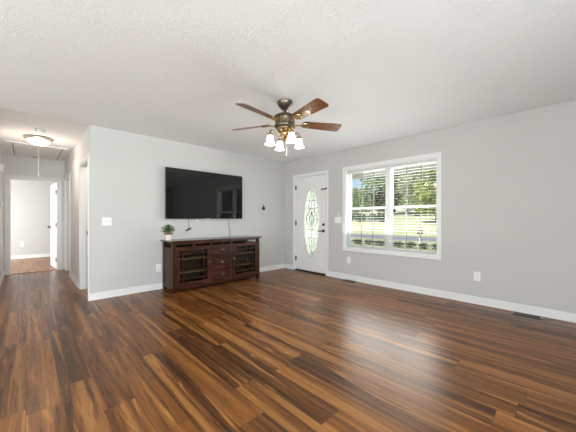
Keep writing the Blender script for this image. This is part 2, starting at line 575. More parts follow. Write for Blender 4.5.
def window_frame(name, axis, t, hole, sgn, label, nmull=1):
    """plain fixed window in a wall out of the picture"""
    r = thing(name, label, 'window', (0, 0, 0), kind='structure')
    u0, u1, z0, z1 = hole
    m = MB()
    us = [u0 + (u1 - u0) * k / (nmull + 1) for k in range(nmull + 2)]

    def B(ua, ub, za, zb, d0=0.04, d1=0.10):
        if axis == 'X':
            m.box(t + sgn * d0, t + sgn * d1, ua, ub, za, zb)
        else:
            m.box(ua, ub, t + sgn * d0, t + sgn * d1, za, zb)
    B(u0, u1, z0, z0 + .05)
    B(u0, u1, z1 - .05, z1)
    for k, u in enumerate(us):
        B(u if k == 0 else u - .03, u + .03 if k < len(us) - 1 else u, z0 + .05, z1 - .05)
    for s in (0,):
        pass
    m.build('window_frame', M_VINYL, r)
    m = MB()
    B2 = m
    if axis == 'X':
        m.box(t + sgn * .065, t + sgn * .070, u0 + .03, u1 - .03, z0 + .05, z1 - .05)
    else:
        m.box(u0 + .03, u1 - .03, t + sgn * .065, t + sgn * .070, z0 + .05, z1 - .05)
    m.build('window_pane', M_GLASS, r)
    return r


window_frame('window_2', 'Y', YR, RW, -1, 'wide window in the rear wall, behind the camera', 2)
window_frame('window_3', 'X', XL, LW, -1, 'wide window in the left wall, out of the picture', 1)
window_frame('window_4', 'X', -2.3, BW, -1, 'bedroom window, out of the picture', 1)


def baseboard(name, label, boxes):
    m = MB()
    for b in boxes:
        m.box(*b)
    return struct(m.build(name, M_TRIM, bevel=0.004), label, 'baseboard')


BH, BT = 0.098, 0.014
def bb_x(x, s, y0, y1):     # along a wall of constant X; s = -1 room on the -X side
    return [(min(x, x + s * BT), max(x, x + s * BT), y0, y1, 0, BH), (min(x, x + s * .022), max(x, x + s * .022), y0, y1, 0, 0.018)]
def bb_y(y, s, x0, x1):
    return [(x0, x1, min(y, y + s * BT), max(y, y + s * BT), 0, BH), (x0, x1, min(y, y + s * .022), max(y, y + s * .022), 0, 0.018)]


baseboard('baseboard_front', 'white baseboard along the window wall', bb_x(XF, -1, YR, 3.375) + bb_x(XF, -1, 4.378, YT - BT))
baseboard('baseboard_television', 'white baseboard along the television wall', bb_y(YT, -1, XH1 - BT, XF))
baseboard('baseboard_hall_right', 'white baseboard on the right hall wall between the doorways', bb_x(XH1, -1, 5.57, 6.855))
baseboard('baseboard_hall_left', 'white baseboard on the left hall wall', bb_x(XH0, 1, YT, YE))
baseboard('baseboard_back_left', 'white baseboard left of the hall opening', bb_y(YT, -1, XL, XH0))
baseboard('baseboard_bedroom', 'white baseboard on the bedroom far wall', bb_y(YB, -1, -2.3, 2.3))


def casing_y(m, y, s, x0, x1, zt, w=0.065, t=0.016):
    """door casing on a wall of constant Y"""
    a, b = min(y, y + s * t), max(y, y + s * t)
    m.box(x0 - w, x0, a, b, 0, zt)
    m.box(x1, x1 + w, a, b, 0, zt)
    m.box(x0 - w, x1 + w, a, b, zt, zt + w)
def casing_x(m, x, s, y0, y1, zt, w=0.065, t=0.016):
    a, b = min(x, x + s * t), max(x, x + s * t)
    m.box(a, b, y0 - w, y0, 0, zt)
    m.box(a, b, y1, y1 + w, 0, zt)
    m.box(a, b, y0 - w, y1 + w, zt, zt + w)


def six_panel(w, h, t=0.035):
    """six panel leaf, hinged on x=0, x from 0 to w, y from -t to 0"""
    m = MB()
    e = 0.006
    m.box(0, w, -t + e, -e, 0, h)
    st, mid = 0.105, 0.10
    rails = [(0, 0.20), (0.80, 0.90), (1.52, 1.62), (h - 0.12, h)]
    for y0, y1 in ((-t, -t + e), (-e, 0)):
        m.box(0, st, y0, y1, 0, h)
        m.box(w - st, w, y0, y1, 0, h)
        m.box(w / 2 - mid / 2, w / 2 + mid / 2, y0, y1, 0, h)
        for a, b in rails:
            m.box(st, w / 2 - mid / 2, y0, y1, a, b)
            m.box(w / 2 + mid / 2, w - st, y0, y1, a, b)
        for (a, b) in zip([r[1] for r in rails], [r[0] for r in rails[1:]]):
            for xa, xb in ((st, w / 2 - mid / 2), (w / 2 + mid / 2, w - st)):
                m.box(xa + .03, xb - .03, y0 if y0 < -e - .001 else y0, y1, a + .03, b - .03)
    return m


def hinge(parent, c, along='Y'):
    m = MB()
    m.lathe([(0.007, -0.05), (0.007, 0.05)], c, 10)
    m.box(c[0] - .012, c[0] + .012, c[1] - .012, c[1] + .002, c[2] - .045, c[2] + .045)
    return m.build('hinge', M_HINGE, parent)


def round_knob(parent, c, d, name='door_knob', material=None, r=0.027):
    """knob whose stem leaves c along direction d ('X' or 'Y', sign)"""
    ax, s = d
    prof = [(0.030, 0), (0.030, 0.006), (0.012, 0.010), (0.011, 0.03), (r * .8, 0.036), (r, 0.048), (r * .85, 0.060), (r * .3, 0.066)]
    return MB().lathe([(a, b * s) for a, b in prof], c, 20, axis=ax).build(name, material or M_HINGE, parent, smooth=True)


# ------------------------------------------------------------------ bedroom door at the end of the hall
d2 = thing('door_2', 'white six panel door standing open into the bedroom at the hall end', 'door', (0, 0, 0), kind='structure')
m = MB()
casing_y(m, YE, -1, ENDD[0], ENDD[1], ENDD[3], 0.072)
m.build('door_casing', M_TRIM, d2, bevel=0.004)
m = MB()
m.box(ENDD[0] - .001, ENDD[0] + .012, YE - .004, YE + .124, 0, ENDD[3])
m.box(ENDD[1] - .012, ENDD[1] + .001, YE - .004, YE + .124, 0, ENDD[3])
m.box(ENDD[0], ENDD[1], YE - .004, YE + .124, ENDD[3] - .012, ENDD[3] + .001)
m.build('door_jamb', M_TRIM, d2)
leaf = six_panel(0.715, 1.935).build('door_leaf', M_DOOR, d2, bevel=0.002)
leaf.location = (0.498, YE + .128, 0.012)
leaf.rotation_euler = (0, 0, R(180 - 85))
round_knob(leaf, (0.655, -0.001, 0.93), ('Y', 1))
round_knob(leaf, (0.655, -0.034, 0.93), ('Y', -1))
for z in (0.22, 1.00, 1.74):
    hinge(d2, (0.497, YE + .112, z))
struct(MB().box(ENDD[0] + .012, ENDD[1] - .012, YE - .01, YE + .05, 0, 0.008).build('trim_1', simple('oak_strip', (0.22, 0.11, 0.05), 0.4)), 'brown transition strip under the bedroom door', 'threshold')

# near doorway on the right side of the hall
d3 = thing('door_3', 'open doorway on the right hall wall next to the television wall corner', 'doorway', (0, 0, 0), kind='structure')
m = MB()
a, b = XH1 - .016, XH1
m.box(a, b, NEAR[1], NEAR[1] + .065, 0, NEAR[3])
m.box(a, b, NEAR[0] - .05, NEAR[0], 0, NEAR[3])
m.box(a, b, NEAR[0] - .05, NEAR[1] + .065, NEAR[3], NEAR[3] + .065)
m.build('door_casing', M_TRIM, d3, bevel=0.004)
m = MB()
m.box(XH1 - .004, XH1 + .124, NEAR[1] - .014, NEAR[1], 0, NEAR[3])
m.box(XH1 - .004, XH1 + .124, NEAR[0], NEAR[0] + .014, 0, NEAR[3])
m.box(XH1 - .004, XH1 + .124, NEAR[0], NEAR[1], NEAR[3] - .014, NEAR[3])
m.box(XH1 + .05, XH1 + .07, NEAR[1] - .026, NEAR[1] - .014, 0, NEAR[3] - .014)
m.build('door_jamb', M_TRIM, d3)
MB().box(XH1 + .078, XH1 + .106, NEAR[1] - .0165, NEAR[1] - .014, 0.87, 0.94).build('strike_plate', M_HINGE, d3)
# closed door further along
d4 = thing('door_4', 'closed white door on the right hall wall near the bedroom', 'door', (0, 0, 0), kind='structure')
m = MB()
casing_x(m, XH1, -1, FARD[0], FARD[1], FARD[3])
m.build('door_casing', M_TRIM, d4, bevel=0.004)
lf = six_panel(FARD[1] - FARD[0] - .006, FARD[3] - .015).build('door_leaf', M_DOOR, d4, bevel=0.002)
lf.location = (XH1 + .075, FARD[0] + .003, 0.01)
lf.rotation_euler = (0, 0, R(90))
round_knob(d4, (XH1 + .075, FARD[0] + .07, 0.93), ('X', -1))
# rooms behind the right hall wall are closed off by wall_bedroom_right and this divider
struct(wall_cells(MB(), 'Y', 6.2, 6.3, XH1 + .12, 2.3, 0, H, []).build('wall_side_room', M_WALL), 'back wall of the room behind the near hall doorway', 'wall')

# attic hatch in the hall ceiling
at = thing('attic_hatch', 'white framed attic ladder hatch in the hall ceiling with a pull cord', 'attic hatch', (0.165, 7.22, H))
m = MB()
w, l = 0.335, 0.66
for x0, x1, y0, y1 in ((-w - .07, -w, -l - .07, l), (w, w + .07, -l - .07, l), (-w, w, -l - .07, -l), (-w - .07, w + .07, l, l + .06)):
    m.box(x0, x1, y0, y1, -0.018, 0)
m.build('hatch_frame', M_TRIM, at, bevel=0.003)
m = MB()
m.box(-w + .012, w - .012, -l + .008, l - .008, -0.010, 0)
m.build('hatch_panel', M_HCEIL, at)
m = MB()
m.box(-w, -w + .012, -l, l, -0.004, 0).box(w - .012, w, -l, l, -0.004, 0).box(-w, w, -l, -l + .008, -0.004, 0).box(-w, w, l - .008, l, -0.004, 0)
m.build('hatch_gap', M_SLOT, at)
MB().box(-.075, .03, l - .10, l - .075, -0.016, -0.010).build('hatch_latch', M_HINGE, at)
m = MB()
m.tube([(0, -l + .13, -0.01), (0.002, -l + .13, -.25), (0.0, -l + .13, -.50)], 0.0035, 6)
m.lathe([(0.004, -.49), (0.012, -.51), (0.013, -.53), (0.006, -.55)], (0, -l + .13, 0), 10)
m.build('pull_cord', M_CORD, at)

# hall ceiling lamp
hl = thing('hall_ceiling_light', 'lit flush dome lamp with metal pan on the hall ceiling', 'ceiling light', (0.151, 5.95, H))
MB().lathe([(0.175, 0), (0.185, -.012), (0.178, -.03), (0.150, -.045), (0.135, -.045)], n=40).build('lamp_pan', M_NICKEL, hl, smooth=True)
MB().lathe([(0.142, -.040), (0.140, -.06), (0.122, -.085), (0.088, -.108), (0.045, -.120), (0.008, -.123)], n=40).build('glass_bowl', M_BOWL, hl, smooth=True)
MB().lathe([(0.010, -.122), (0.012, -.130), (0.006, -.142)], n=12).build('finial', M_NICKEL, hl, smooth=True)
light('hall_bulb', 'POINT', (0.151, 5.95, H - .40), (0, 0, 0), 7.0, (1.0, 0.88, 0.77), shadow_soft_size=0.10)
sd = thing('ceiling_disc', 'white round disc on the hall ceiling before the dome lamp', 'smoke detector', (0.155, 5.42, H))  # plain white stepped disc under the hall ceiling
MB().lathe([(0.065, 0), (0.065, -.018), (0.055, -.028), (0.03, -.034), (0.005, -.035)], n=32).build('disc_body', M_PLATE, sd, smooth=True)
MB().lathe([(0.035, -.030), (0.035, -.036), (0.02, -.037)], n=24).build('disc_ring', M_PLATE, sd, smooth=True)

# left hall wall boxes at the picture edge
dc = thing('door_chime', 'white door chime box high on the left hall wall', 'door chime', (XH0, 7.15, 2.05))
MB().box(0, .045, -.09, .09, -.06, .06).build('chime_cover', M_PLATE, dc, bevel=0.006)
MB().box(0.045, .047, -.06, .06, -.012, .012).build('chime_grille', M_PLATEGREY, dc)
th = thing('thermostat', 'small white thermostat on the left hall wall below the door chime', 'thermostat', (XH0, 7.45, 1.42))
MB().box(0, .028, -.06, .06, -.045, .045).build('thermostat_body', M_PLATE, th, bevel=0.006)
MB().box(.028, .030, -.035, .035, -.008, .028).build('display', M_PLATEGREY, th)

# ------------------------------------------------------------------ front door
d1 = thing('door_1', 'white front door with an oval leaded glass light', 'door', (XF, 3.875, 0), kind='structure')
Y0, Y1, ZT = DOOR[0] - 3.875, DOOR[1] - 3.875, DOOR[3]
m = MB()
casing_x(m, 0, -1, Y0 + .006, Y1 - .006, ZT - .006, 0.058, 0.017)
m.build('door_casing', M_TRIM, d1, bevel=0.005)
m = MB()
m.box(-.002, .14, Y0, Y0 + .015, 0, ZT).box(-.002, .14, Y1 - .015, Y1, 0, ZT).box(-.002, .14, Y0, Y1, ZT - .015, ZT)
m.box(.058, .075, Y0, Y0 + .028, 0, ZT).box(.058, .075, Y1 - .028, Y1, 0, ZT).box(.058, .075, Y0, Y1, ZT - .028, ZT)
m.build('door_jamb', M_TRIM, d1)
MB().box(-.012, .15, Y0 + .015, Y1 - .015, 0, .026).build('threshold', M_BRONZE, d1, bevel=0.004)
# slab with an elliptical hole
SY0, SY1, SZ0, SZ1 = Y0 + .018, Y1 - .018, .032, ZT - .018
OC = (-.032, 1.062)
OA, OB = .222, .715
m = MB()
NO = 96
angs = [2 * PI * k / NO for k in range(NO)]
for cy, cz in ((SY0, SZ0), (SY0, SZ1), (SY1, SZ0), (SY1, SZ1)):
    angs.append(math.atan2(cz - OC[1], cy - OC[0]) % (2 * PI))
angs = sorted(set(angs))
def rect_hit(a):
    c, s = math.cos(a), math.sin(a)
    t = 1e9
    if c > 1e-9: t = min(t, (SY1 - OC[0]) / c)
    if c < -1e-9: t = min(t, (SY0 - OC[0]) / c)
    if s > 1e-9: t = min(t, (SZ1 - OC[1]) / s)
    if s < -1e-9: t = min(t, (SZ0 - OC[1]) / s)
    return OC[0] + c * t, OC[1] + s * t
def ell(a, k=0.0):
    c, s = math.cos(a), math.sin(a)
    r = 1 / math.sqrt((c / OA) ** 2 + (s / OB) ** 2)
    return OC[0] + c * r, OC[1] + s * r
loops = []
for x in (.012, .056):
    out = [m.bm.verts.new((x, *rect_hit(a))) for a in angs]
    inn = [m.bm.verts.new((x, *ell(a))) for a in angs]
    loops.append((out, inn))
n_ = len(angs)
for k in range(n_):
    j = (k + 1) % n_
    for (o_, i_) in loops:
        m.bm.faces.new((o_[k], o_[j], i_[j], i_[k]))
    m.bm.faces.new((loops[0][0][k], loops[0][0][j], loops[1][0][j], loops[1][0][k]))
    m.bm.faces.new((loops[0][1][k], loops[0][1][j], loops[1][1][j], loops[1][1][k]))
slab = m.build('door_slab', M_DOOR, d1)
def oval_ring(a, b, x, prof):
    """moulding swept round an ellipse; prof = [(offset outwards, x offset)]"""
    mm = MB()
    n = 72
    rings = []
    for po, px in prof:
        rings.append([mm.bm.verts.new((x + px, OC[0] + (a + po) * math.cos(2 * PI * k / n), OC[1] + (b + po) * math.sin(2 * PI * k / n))) for k in range(n)])
    L_ = len(prof)
    for i in range(L_):
        A, B_ = rings[i], rings[(i + 1) % L_]
        for k in range(n):
            mm.bm.faces.new((A[k], A[(k + 1) % n], B_[(k + 1) % n], B_[k]))
    return mm
oval_ring(OA, OB, .012, [(-.030, .012), (-.026, -.006), (-.012, -.015), (.006, -.012), (.018, -.002), (.018, .0), (-.026, .018)]).build('oval_frame', M_TRIM, d1, smooth=True)
m = MB()
n = 72
for x in (.030, .036):
    ring = [m.bm.verts.new((x, OC[0] + (OA - .012) * math.cos(2 * PI * k / n), OC[1] + (OB - .012) * math.sin(2 * PI * k / n))) for k in range(n)]
    m.bm.faces.new(ring)
gl = m.build('oval_glass', M_LEAD, d1)
m = MB()
a_, b_ = OA - .03, OB - .03
def gp(y, z, x=.027):
    return (x, OC[0] + y, OC[1] + z)
def halfw(z):
    return a_ * math.sqrt(max(0, 1 - (z / b_) ** 2))
for z in (.46, .30, -.16, -.33, -.50):
    m.tube([gp(-halfw(z), z), gp(halfw(z), z)], .006, 6)
for s in (-1, 1):
    m.tube([gp(s * .085 * (1 - (z / b_) ** 2) ** .5 * 1.05, z) for z in [b_ * (-.98 + .49 * k / 6) for k in range(7)]], .006, 6)
    m.tube([gp(s * .085 * (1 - (z / b_) ** 2) ** .5 * 1.05, z) for z in [b_ * (.30 + .68 * k / 8) for k in range(9)]], .006, 6)
    m.tube([gp(s * (.155 * math.sin(PI * t) + .0), .30 - .46 * t) for t in [k / 16 for k in range(17)]], .0065, 6)
    m.tube([gp(s * (.105 + .04 * math.cos(t)), .10 + .06 * math.sin(t)) for t in [2 * PI * k / 16 for k in range(17)]], .006, 6)
m.tube([gp(0, .19), gp(.075, .06), gp(0, -.11), gp(-.075, .06), gp(0, .19)], .0065, 6)
m.tube([gp(.04 * math.cos(t), -.03 + .05 * math.sin(t)) for t in [2 * PI * k / 16 for k in range(17)]], .006, 6)
m.tube([gp(0, -.16), gp(0, -b_)], .006, 6)
m.tube([gp(0, .30), gp(0, b_)], .006, 6)
m.build('lead_came', M_CAME, gl)
m = MB()
m.lathe([(0.03, -.003), (0.022, -.007)], gp(0, .205, .029), 12, axis='X')
m.lathe([(0.016, -.003), (0.012, -.007)], gp(0, -.40, .029), 12, axis='X')
m.build('bevel_jewel', M_KNOB, gl)
m = MB()
for pts in ([(0, .19), (.075, .06), (0, .05)], [(0, .19), (0, .05), (-.075, .06)], [(0, .05), (.075, .06), (0, -.11)], [(0, .05), (0, -.11), (-.075, .06)]):
    p = [m.bm.verts.new(gp(y, z, .024 if (y == 0 and z == .05) else .028)) for y, z in pts]
    q = [m.bm.verts.new(gp(y, z, .0295)) for y, z in pts]
    m.bm.faces.new(p)
    m.bm.faces.new(q[::-1])
m.build('bevelled_diamond', M_BEVEL, gl)
for z in (.262, 1.045, 1.83):
    mm = MB()
    mm.lathe([(0.008, z - .052), (0.008, z + .052)], (-.004, Y1 - .020, 0), 10)
    mm.box(.0, .011, Y1 - .040, Y1 - .012, z - .05, z + .05)
    mm.build('hinge', M_HINGE, d1)
mm = MB()
ky = SY0 + .062
mm.lathe([(0.032, .012), (0.032, .004), (0.014, 0), (0.012, -.035)], (0, ky, .892), 20, axis='X')
mm.tube([(-.035, ky, .892), (-.045, ky + .01, .892), (-.046, ky + .05, .888), (-.044, ky + .105, .882)], [.012, .012, .010, .008], 10)
mm.build('lever_handle', M_HINGE, d1, smooth=True)
mm = MB()
mm.lathe([(0.030, .012), (0.028, .002), (0.012, -.004)], (0, ky, 1.02), 20, axis='X')
mm.obox((-.012, ky, 1.02), Vector((1, 0, 0)), Vector((0, 1, 0)), Vector((0, 0, 1)), .012, .005, .016)
mm.build('deadbolt', M_HINGE, d1)
mm = MB()
mm.box(-.026, -.017, Y0 - .035, Y0 + .004, 1.73, 1.76)
mm.box(-.030, .010, Y0 + .004, Y0 + .016, 1.735, 1.755)
mm.box(-.024, .012, Y0 + .03, Y0 + .125, 1.728, 1.752)
mm.build('swing_bar_latch', M_HINGE, d1, bevel=0.002)

# ------------------------------------------------------------------ front window
WC = 2.175
w1 = thing('window_1', 'wide white twin window with divided panes in the grey wall', 'window', (XF, WC, 0), kind='structure')
u0, u1, z0, z1 = WIN[0] - WC, WIN[1] - WC, WIN[2], WIN[3]
m = MB()
cw = .062
m.box(-.018, 0, u0 - cw, u0, z0 - cw, z1 + cw).box(-.018, 0, u1, u1 + cw, z0 - cw, z1 + cw)
m.box(-.018, 0, u0, u1, z1, z1 + cw).box(-.018, 0, u0, u1, z0 - cw, z0)
for s0, s1, a, b in ((u0 - cw, u0 - cw + .016, z0 - cw, z1 + cw), (u1 + cw - .016, u1 + cw, z0 - cw, z1 + cw)):
    m.box(-.025, -.018, s0, s1, a, b)
for a, b in ((z0 - cw, z0 - cw + .016), (z1 + cw - .016, z1 + cw)):
    m.box(-.025, -.018, u0 - cw + .016, u1 + cw - .016, a, b)
m.build('window_casing', M_TRIM, w1, bevel=0.004)
m = MB()
m.box(0, .14, u0, u0 + .012, z0, z1).box(0, .14, u1 - .012, u1, z0, z1).box(0, .14, u0 + .012, u1 - .012, z1 - .012, z1).box(0, .14, u0 + .012, u1 - .012, z0, z0 + .012)
m.build('window_jamb', M_TRIM, w1)
m = MB()
m.box(.075, .15, -.040, .036, z0 + .012, z1 - .012)
m.build('mullion', M_VINYL, w1, bevel=0.004)
zm = 1.335
for ua, ub in ((u0 + .012, -.040), (.036, u1 - .012)):
    for nm, za, zb, xa in (('upper_sash', zm - .018, z1 - .012, .112), ('lower_sash', z0 + .012, zm + .018, .086)):
        fw = .028
        m = MB()
        m.box(xa, xa + .026, ua, ua + fw, za, zb).box(xa, xa + .026, ub - fw, ub, za, zb)
        m.box(xa, xa + .026, ua + fw, ub - fw, za, za + fw).box(xa, xa + .026, ua + fw, ub - fw, zb - fw, zb)
        sash = m.build(nm, M_VINYL, w1, bevel=0.002)
        MB().box(xa + .010, xa + .016, ua + fw - .004, ub - fw + .004, za + fw - .004, zb - fw + .004).build('window_pane', M_GLASS, sash)
        gw = (ub - ua - 2 * fw) / 3
        m = MB()
        for k in (1, 2):
            g = ua + fw + gw * k
            m.box(xa + .009, xa + .017, g - .005, g + .005, za + fw, zb - fw)
        m.build('muntin', M_MUNTIN, sash)

# blind
bl = thing('window_blind', 'white slatted blind with open slats hanging in the wide window', 'blind', (XF + .036, WC, z1 - .012))
zt = 0.0
BL0, BL1 = u0 + .018, u1 - .018
MB().box(-.030, .030, BL0, BL1, -.052, 0).build('headrail', M_SLAT, bl, bevel=0.003)
m = MB()
zbot = (z0 + .012) - (z1 - .012)
pitch = .0445
k = 0
zc = -.075
while zc > zbot + .05:
    tilt = R(-4)
    m.obox((0, (BL0 + BL1) / 2, zc), Vector((math.cos(tilt), 0, -math.sin(tilt))), Vector((0, 1, 0)), Vector((math.sin(tilt), 0, math.cos(tilt))), .0215, (BL1 - BL0) / 2, .0012)
    zc -= pitch
m.build('slats', M_SLAT, bl)
MB().box(-.026, .026, BL0, BL1, zbot + .002, zbot + .022).build('bottom_rail', M_SLAT, bl, bevel=0.003)
m = MB()
for y in (BL0 + .12, BL0 + .45, -.02, BL1 - .45, BL1 - .12):
    for x in (-.026, .026):
        m.tube([(x, y, -.05), (x, y, zbot + .02)], .0009, 5)
m.build('ladder_cords', M_CORD, bl)

# ------------------------------------------------------------------ outlets, switches, vents
def plate(name, label, cat, c, nrm, w, h, rockers=0, toggles=0, group=None, pm=None):
    pm = pm or M_PLATE
    """cover plate on a wall; nrm: 'Y' = wall faces -Y, 'X' = wall faces -X. Built facing -Y then turned"""
    r = thing(name, label, cat, c, 0 if nrm == 'Y' else R(-90))
    MB().box(-w / 2, w / 2, -.006, 0, -h / 2, h / 2).build('cover_plate', pm, r, bevel=0.003)
    if toggles:
        for k in range(toggles):
            x = (k - (toggles - 1) / 2) * .046
            MB().obox((x, -.012, .003), Vector((1, 0, 0)), Vector((0, .9, -.43)), Vector((0, .43, .9)), .005, .011, .011).build('toggle', M_PLATE, r, bevel=0.001)
            MB().box(x - .007, x + .007, -.0064, -.0058, -.014, .014).build('toggle_slot', M_TRIM, r)
    else:
        for z in (.021, -.021):
            rc = MB().lathe([(0.0165, -.005), (0.0165, -.0085), (.015, -.009)], (0, 0, z), 20, axis='Y').build('receptacle', M_PLATEGREY if toggles else M_PLATE, r)
            mm = MB()
            mm.box(-.008, -.0055, -.0098, -.0088, z - .002, z + .008).box(.0055, .008, -.0098, -.0088, z - .002, z + .008)
            mm.lathe([(.0025, -.0088), (.0025, -.0098)], (0, 0, z - .008), 8, axis='Y')
            mm.build('socket_slots', M_SLOT, rc)
    return r


plate('light_switch', 'white double switch plate on the grey wall left of the television', 'light switch', (.843, YT, 1.098), 'Y', .118, .118, toggles=2)
plate('light_switch', 'white triple switch plate between the front door and the window', 'light switch', (XF, 3.142, 1.118), 'X', .162, .118, toggles=3)
plate('wall_outlet', 'white wall outlet low on the wall left of the wooden cabinet', 'outlet', (1.553, YT, .345), 'Y', .078, .124)
plate('wall_outlet', 'white wall outlet low on the wall under the window corner nearest the door', 'outlet', (XF, 2.90, .370), 'X', .075, .118)
plate('wall_outlet', 'white wall outlet on the bare grey wall right of the window', 'outlet', (XF, .893, .369), 'X', .075, .118)
plate('wall_outlet', 'pale outlet plate peeking out below the television', 'outlet', (2.205, YT, 1.115), 'Y', .07, .115, pm=M_WALL)
plate('wall_outlet', 'faint white outlet on the far bedroom wall', 'outlet', (-.07, YB, .40), 'Y', .075, .118)

def floor_vent(label, x, y0, y1):
    r = thing('floor_vent', label, 'floor vent', (x, (y0 + y1) / 2, 0))
    h = (y1 - y0) / 2
    MB().box(-.055, .055, -h, h, 0, .003).build('vent_pan', M_SLOT, r)
    m = MB()
    m.box(-.062, -.046, -h - .012, h + .012, 0, .006).box(.046, .062, -h - .012, h + .012, 0, .006)
    for k in range(-6, 7):
        m.box(-.046, .046, k * h / 6.5 - .004, k * h / 6.5 + .004, .002, .0055)
    m.build('vent_grille', M_VENT, r)
    for s in (-1, 1):
        MB().box(-.046, .046, s * h - .012, s * h + .012, .003, .008).build('end_cap', M_VENTEND, r)
    return r
floor_vent('dark slotted vent in the floor near the right end of the window wall', 4.245, .255, .515)
floor_vent('dark slotted vent in the floor between door and window', 4.262, 2.69, 2.96)

hk = thing('wall_hook', 'thin white stick hook on the wall above the triple switch', 'hook', (XF, 3.135, 1.235))
MB().box(-.006, 0, -.006, .006, -.03, .03).build('hook_plate', M_PLATE, hk)
MB().tube([(-.006, 0, .02), (-.014, 0, .01), (-.015, 0, -.01)], .003, 6).build('hook_pin', M_PLATE, hk)

wh = thing('wall_hanging', 'small dark teardrop shaped piece hanging on the wall right of the television', 'wall hanging', (3.695, YT, 1.365))
MB().lathe([(.004, .048), (.016, .03), (.030, .008), (.034, -.010), (.028, -.030), (.012, -.040)], (0, -.036, 0), 20).build('drop_body', M_BLACK, wh, smooth=True)
MB().tube([(0, 0, .095), (0, -.012, .095), (-.001, -.034, .045)], .004, 8).build('hanger', M_BLACK, wh)

# ------------------------------------------------------------------ television
TX0, TX1, TZ0, TZ1, TY = 1.632, 3.112, 1.135, 1.978, 4.560
tv = thing('television', 'large black flat television on the light grey wall above the cabinet', 'television', ((TX0 + TX1) / 2, TY, (TZ0 + TZ1) / 2))
tw, tz = (TX1 - TX0) / 2, (TZ1 - TZ0) / 2
bw = .010
m = MB()
m.box(-tw, tw, 0, .010, -tz, -tz + bw + .004).box(-tw, tw, 0, .010, tz - bw, tz).box(-tw, -tw + bw, 0, .010, -tz + bw, tz - bw).box(tw - bw, tw, 0, .010, -tz + bw, tz - bw)
m.build('bezel', M_BLACK, tv, bevel=0.001)
MB().box(-tw + bw, tw - bw, .003, .008, -tz + bw + .004, tz - bw).build('screen', M_SCREEN, tv)
m = MB()
m.box(-tw, tw, .010, .028, -tz, tz).box(-tw * .62, tw * .62, .028, .052, -tz * .75, tz * .45)
m.build('back_shell', M_BLACK, tv, bevel=0.004)
MB().box(-.03, .03, -.0015, 0, -tz + .003, -tz + .011).build('logo_badge', M_SILVER, tv)
m = MB()
m.box(-.25, .25, .052, .088, -.03, .03).box(-.20, -.16, .052, .07, -.2, .2).box(.16, .20, .052, .07, -.2, .2)
m.build('wall_mount', M_BLACK, tv)

cb = thing('television_cable', 'thin dark cable hanging from the television down behind the cabinet', 'cable', (2.86, 4.634, .79))
MB().tube([(-.02, -.01, .36), (-.018, -.004, .25), (-.008, 0, .18), (.008, 0, .10), (.012, 0, .0), (.012, 0, -.10)], .004, 6).build('cord', M_BLACK, cb)
MB().tube([(.012, 0, -.085), (.012, 0, -.12)], .009, 8).build('plug', M_BLACK, cb)
lc = thing('loose_cord', 'short dark cord with a plug dangling below the television', 'cable', (2.045, 4.632, .97))
MB().tube([(.0, 0, .20), (.002, 0, .10), (0, 0, .012), (.010, 0, -.008)], .0035, 6).build('cord', M_BLACK, lc)
MB().tube([(.042, 0, .006), (.02, 0, -.006), (-.02, 0, -.028), (-.045, 0, -.04)], [.010, .013, .013, .008], 8).build('plug', M_BLACK, lc)

# ------------------------------------------------------------------ media cabinet
CX0, CX1, CYF, CYB, CT = 1.600, 3.250, 4.190, 4.610, .800
cab = thing('media_cabinet', 'dark cherry wooden media cabinet with glass doors and three drawers below the television', 'cabinet', ((CX0 + CX1) / 2, (CYF + CYB) / 2, 0))
ox, oy = (CX0 + CX1) / 2, (CYF + CYB) / 2
def cbx(m, x0, x1, y0, y1, z0_, z1_):
    return m.box(x0 - ox, x1 - ox, y0 - oy, y1 - oy, z0_, z1_)
cbx(MB(), CX0 - .03, CX1 + .03, CYF - .035, CYB + .01, .774, CT).build('top', M_CHERRYTOP, cab, bevel=0.004)
PW = .052
for x0 in (CX0, CX1 - PW):
    for y0 in (CYF - .004, CYB - PW):
        m = MB()
        cbx(m, x0, x0 + PW, y0, y0 + PW, .06, .774)
        a = [(x0 + .006, y0 + .006), (x0 + PW - .006, y0 + PW - .006)]
        # tapered foot
        vs0 = [m.bm.verts.new((x - ox, y - oy, 0)) for x, y in ((a[0][0], a[0][1]), (a[1][0], a[0][1]), (a[1][0], a[1][1]), (a[0][0], a[1][1]))]
        vs1 = [m.bm.verts.new((x - ox, y - oy, .06)) for x, y in ((x0, y0), (x0 + PW, y0), (x0 + PW, y0 + PW), (x0, y0 + PW))]
        m.bm.faces.new(vs0[::-1])
        m.bm.faces.new(vs1)
        for k in range(4):
            m.bm.faces.new((vs0[k], vs0[(k + 1) % 4], vs1[(k + 1) % 4], vs1[k]))
        m.build('leg', M_CHERRYV, cab, bevel=0.003)
for x0, s in ((CX0, 1), (CX1 - .022, 1)):
    m = MB()
    xa, xb = x0 + .008, x0 + .022
    cbx(m, xa, xb, CYF + PW, CYB - PW, .09, .69)
    cbx(m, xa - .004, xb + .004, CYF + PW - .004, CYB - PW, .60, .69)
    cbx(m, xa - .004, xb + .004, CYF + PW - .004, CYB - PW, .055, .13)
    cbx(m, xa - .006, xb, CYF + PW, CYF + PW + .03, .13, .60)
    cbx(m, xa - .006, xb, CYB - PW - .03, CYB - PW, .13, .60)
    m.build('side_panel', M_CHERRYV, cab, bevel=0.002)
m = MB()
cbx(m, CX0 + .02, CX1 - .02, CYF + .02, CYB - .01, .680, .695)
cbx(m, CX0 + .02, CX1 - .02, CYF + .012, CYB - .01, .075, .093)
m.build('carcass', M_CHERRY, cab)
cbx(MB(), CX0 + .02, CX1 - .02, CYB - .012, CYB - .004, .075, .773).build('back_panel', M_CABIN, cab)
m = MB()
cbx(m, CX0 + PW, CX1 - PW, CYF, CYF + .022, .042, .088)
m.build('bottom_rail', M_CHERRY, cab, bevel=0.003)
m = MB()
cbx(m, 2.222, 2.256, CYF, CYF + .03, .088, .694)
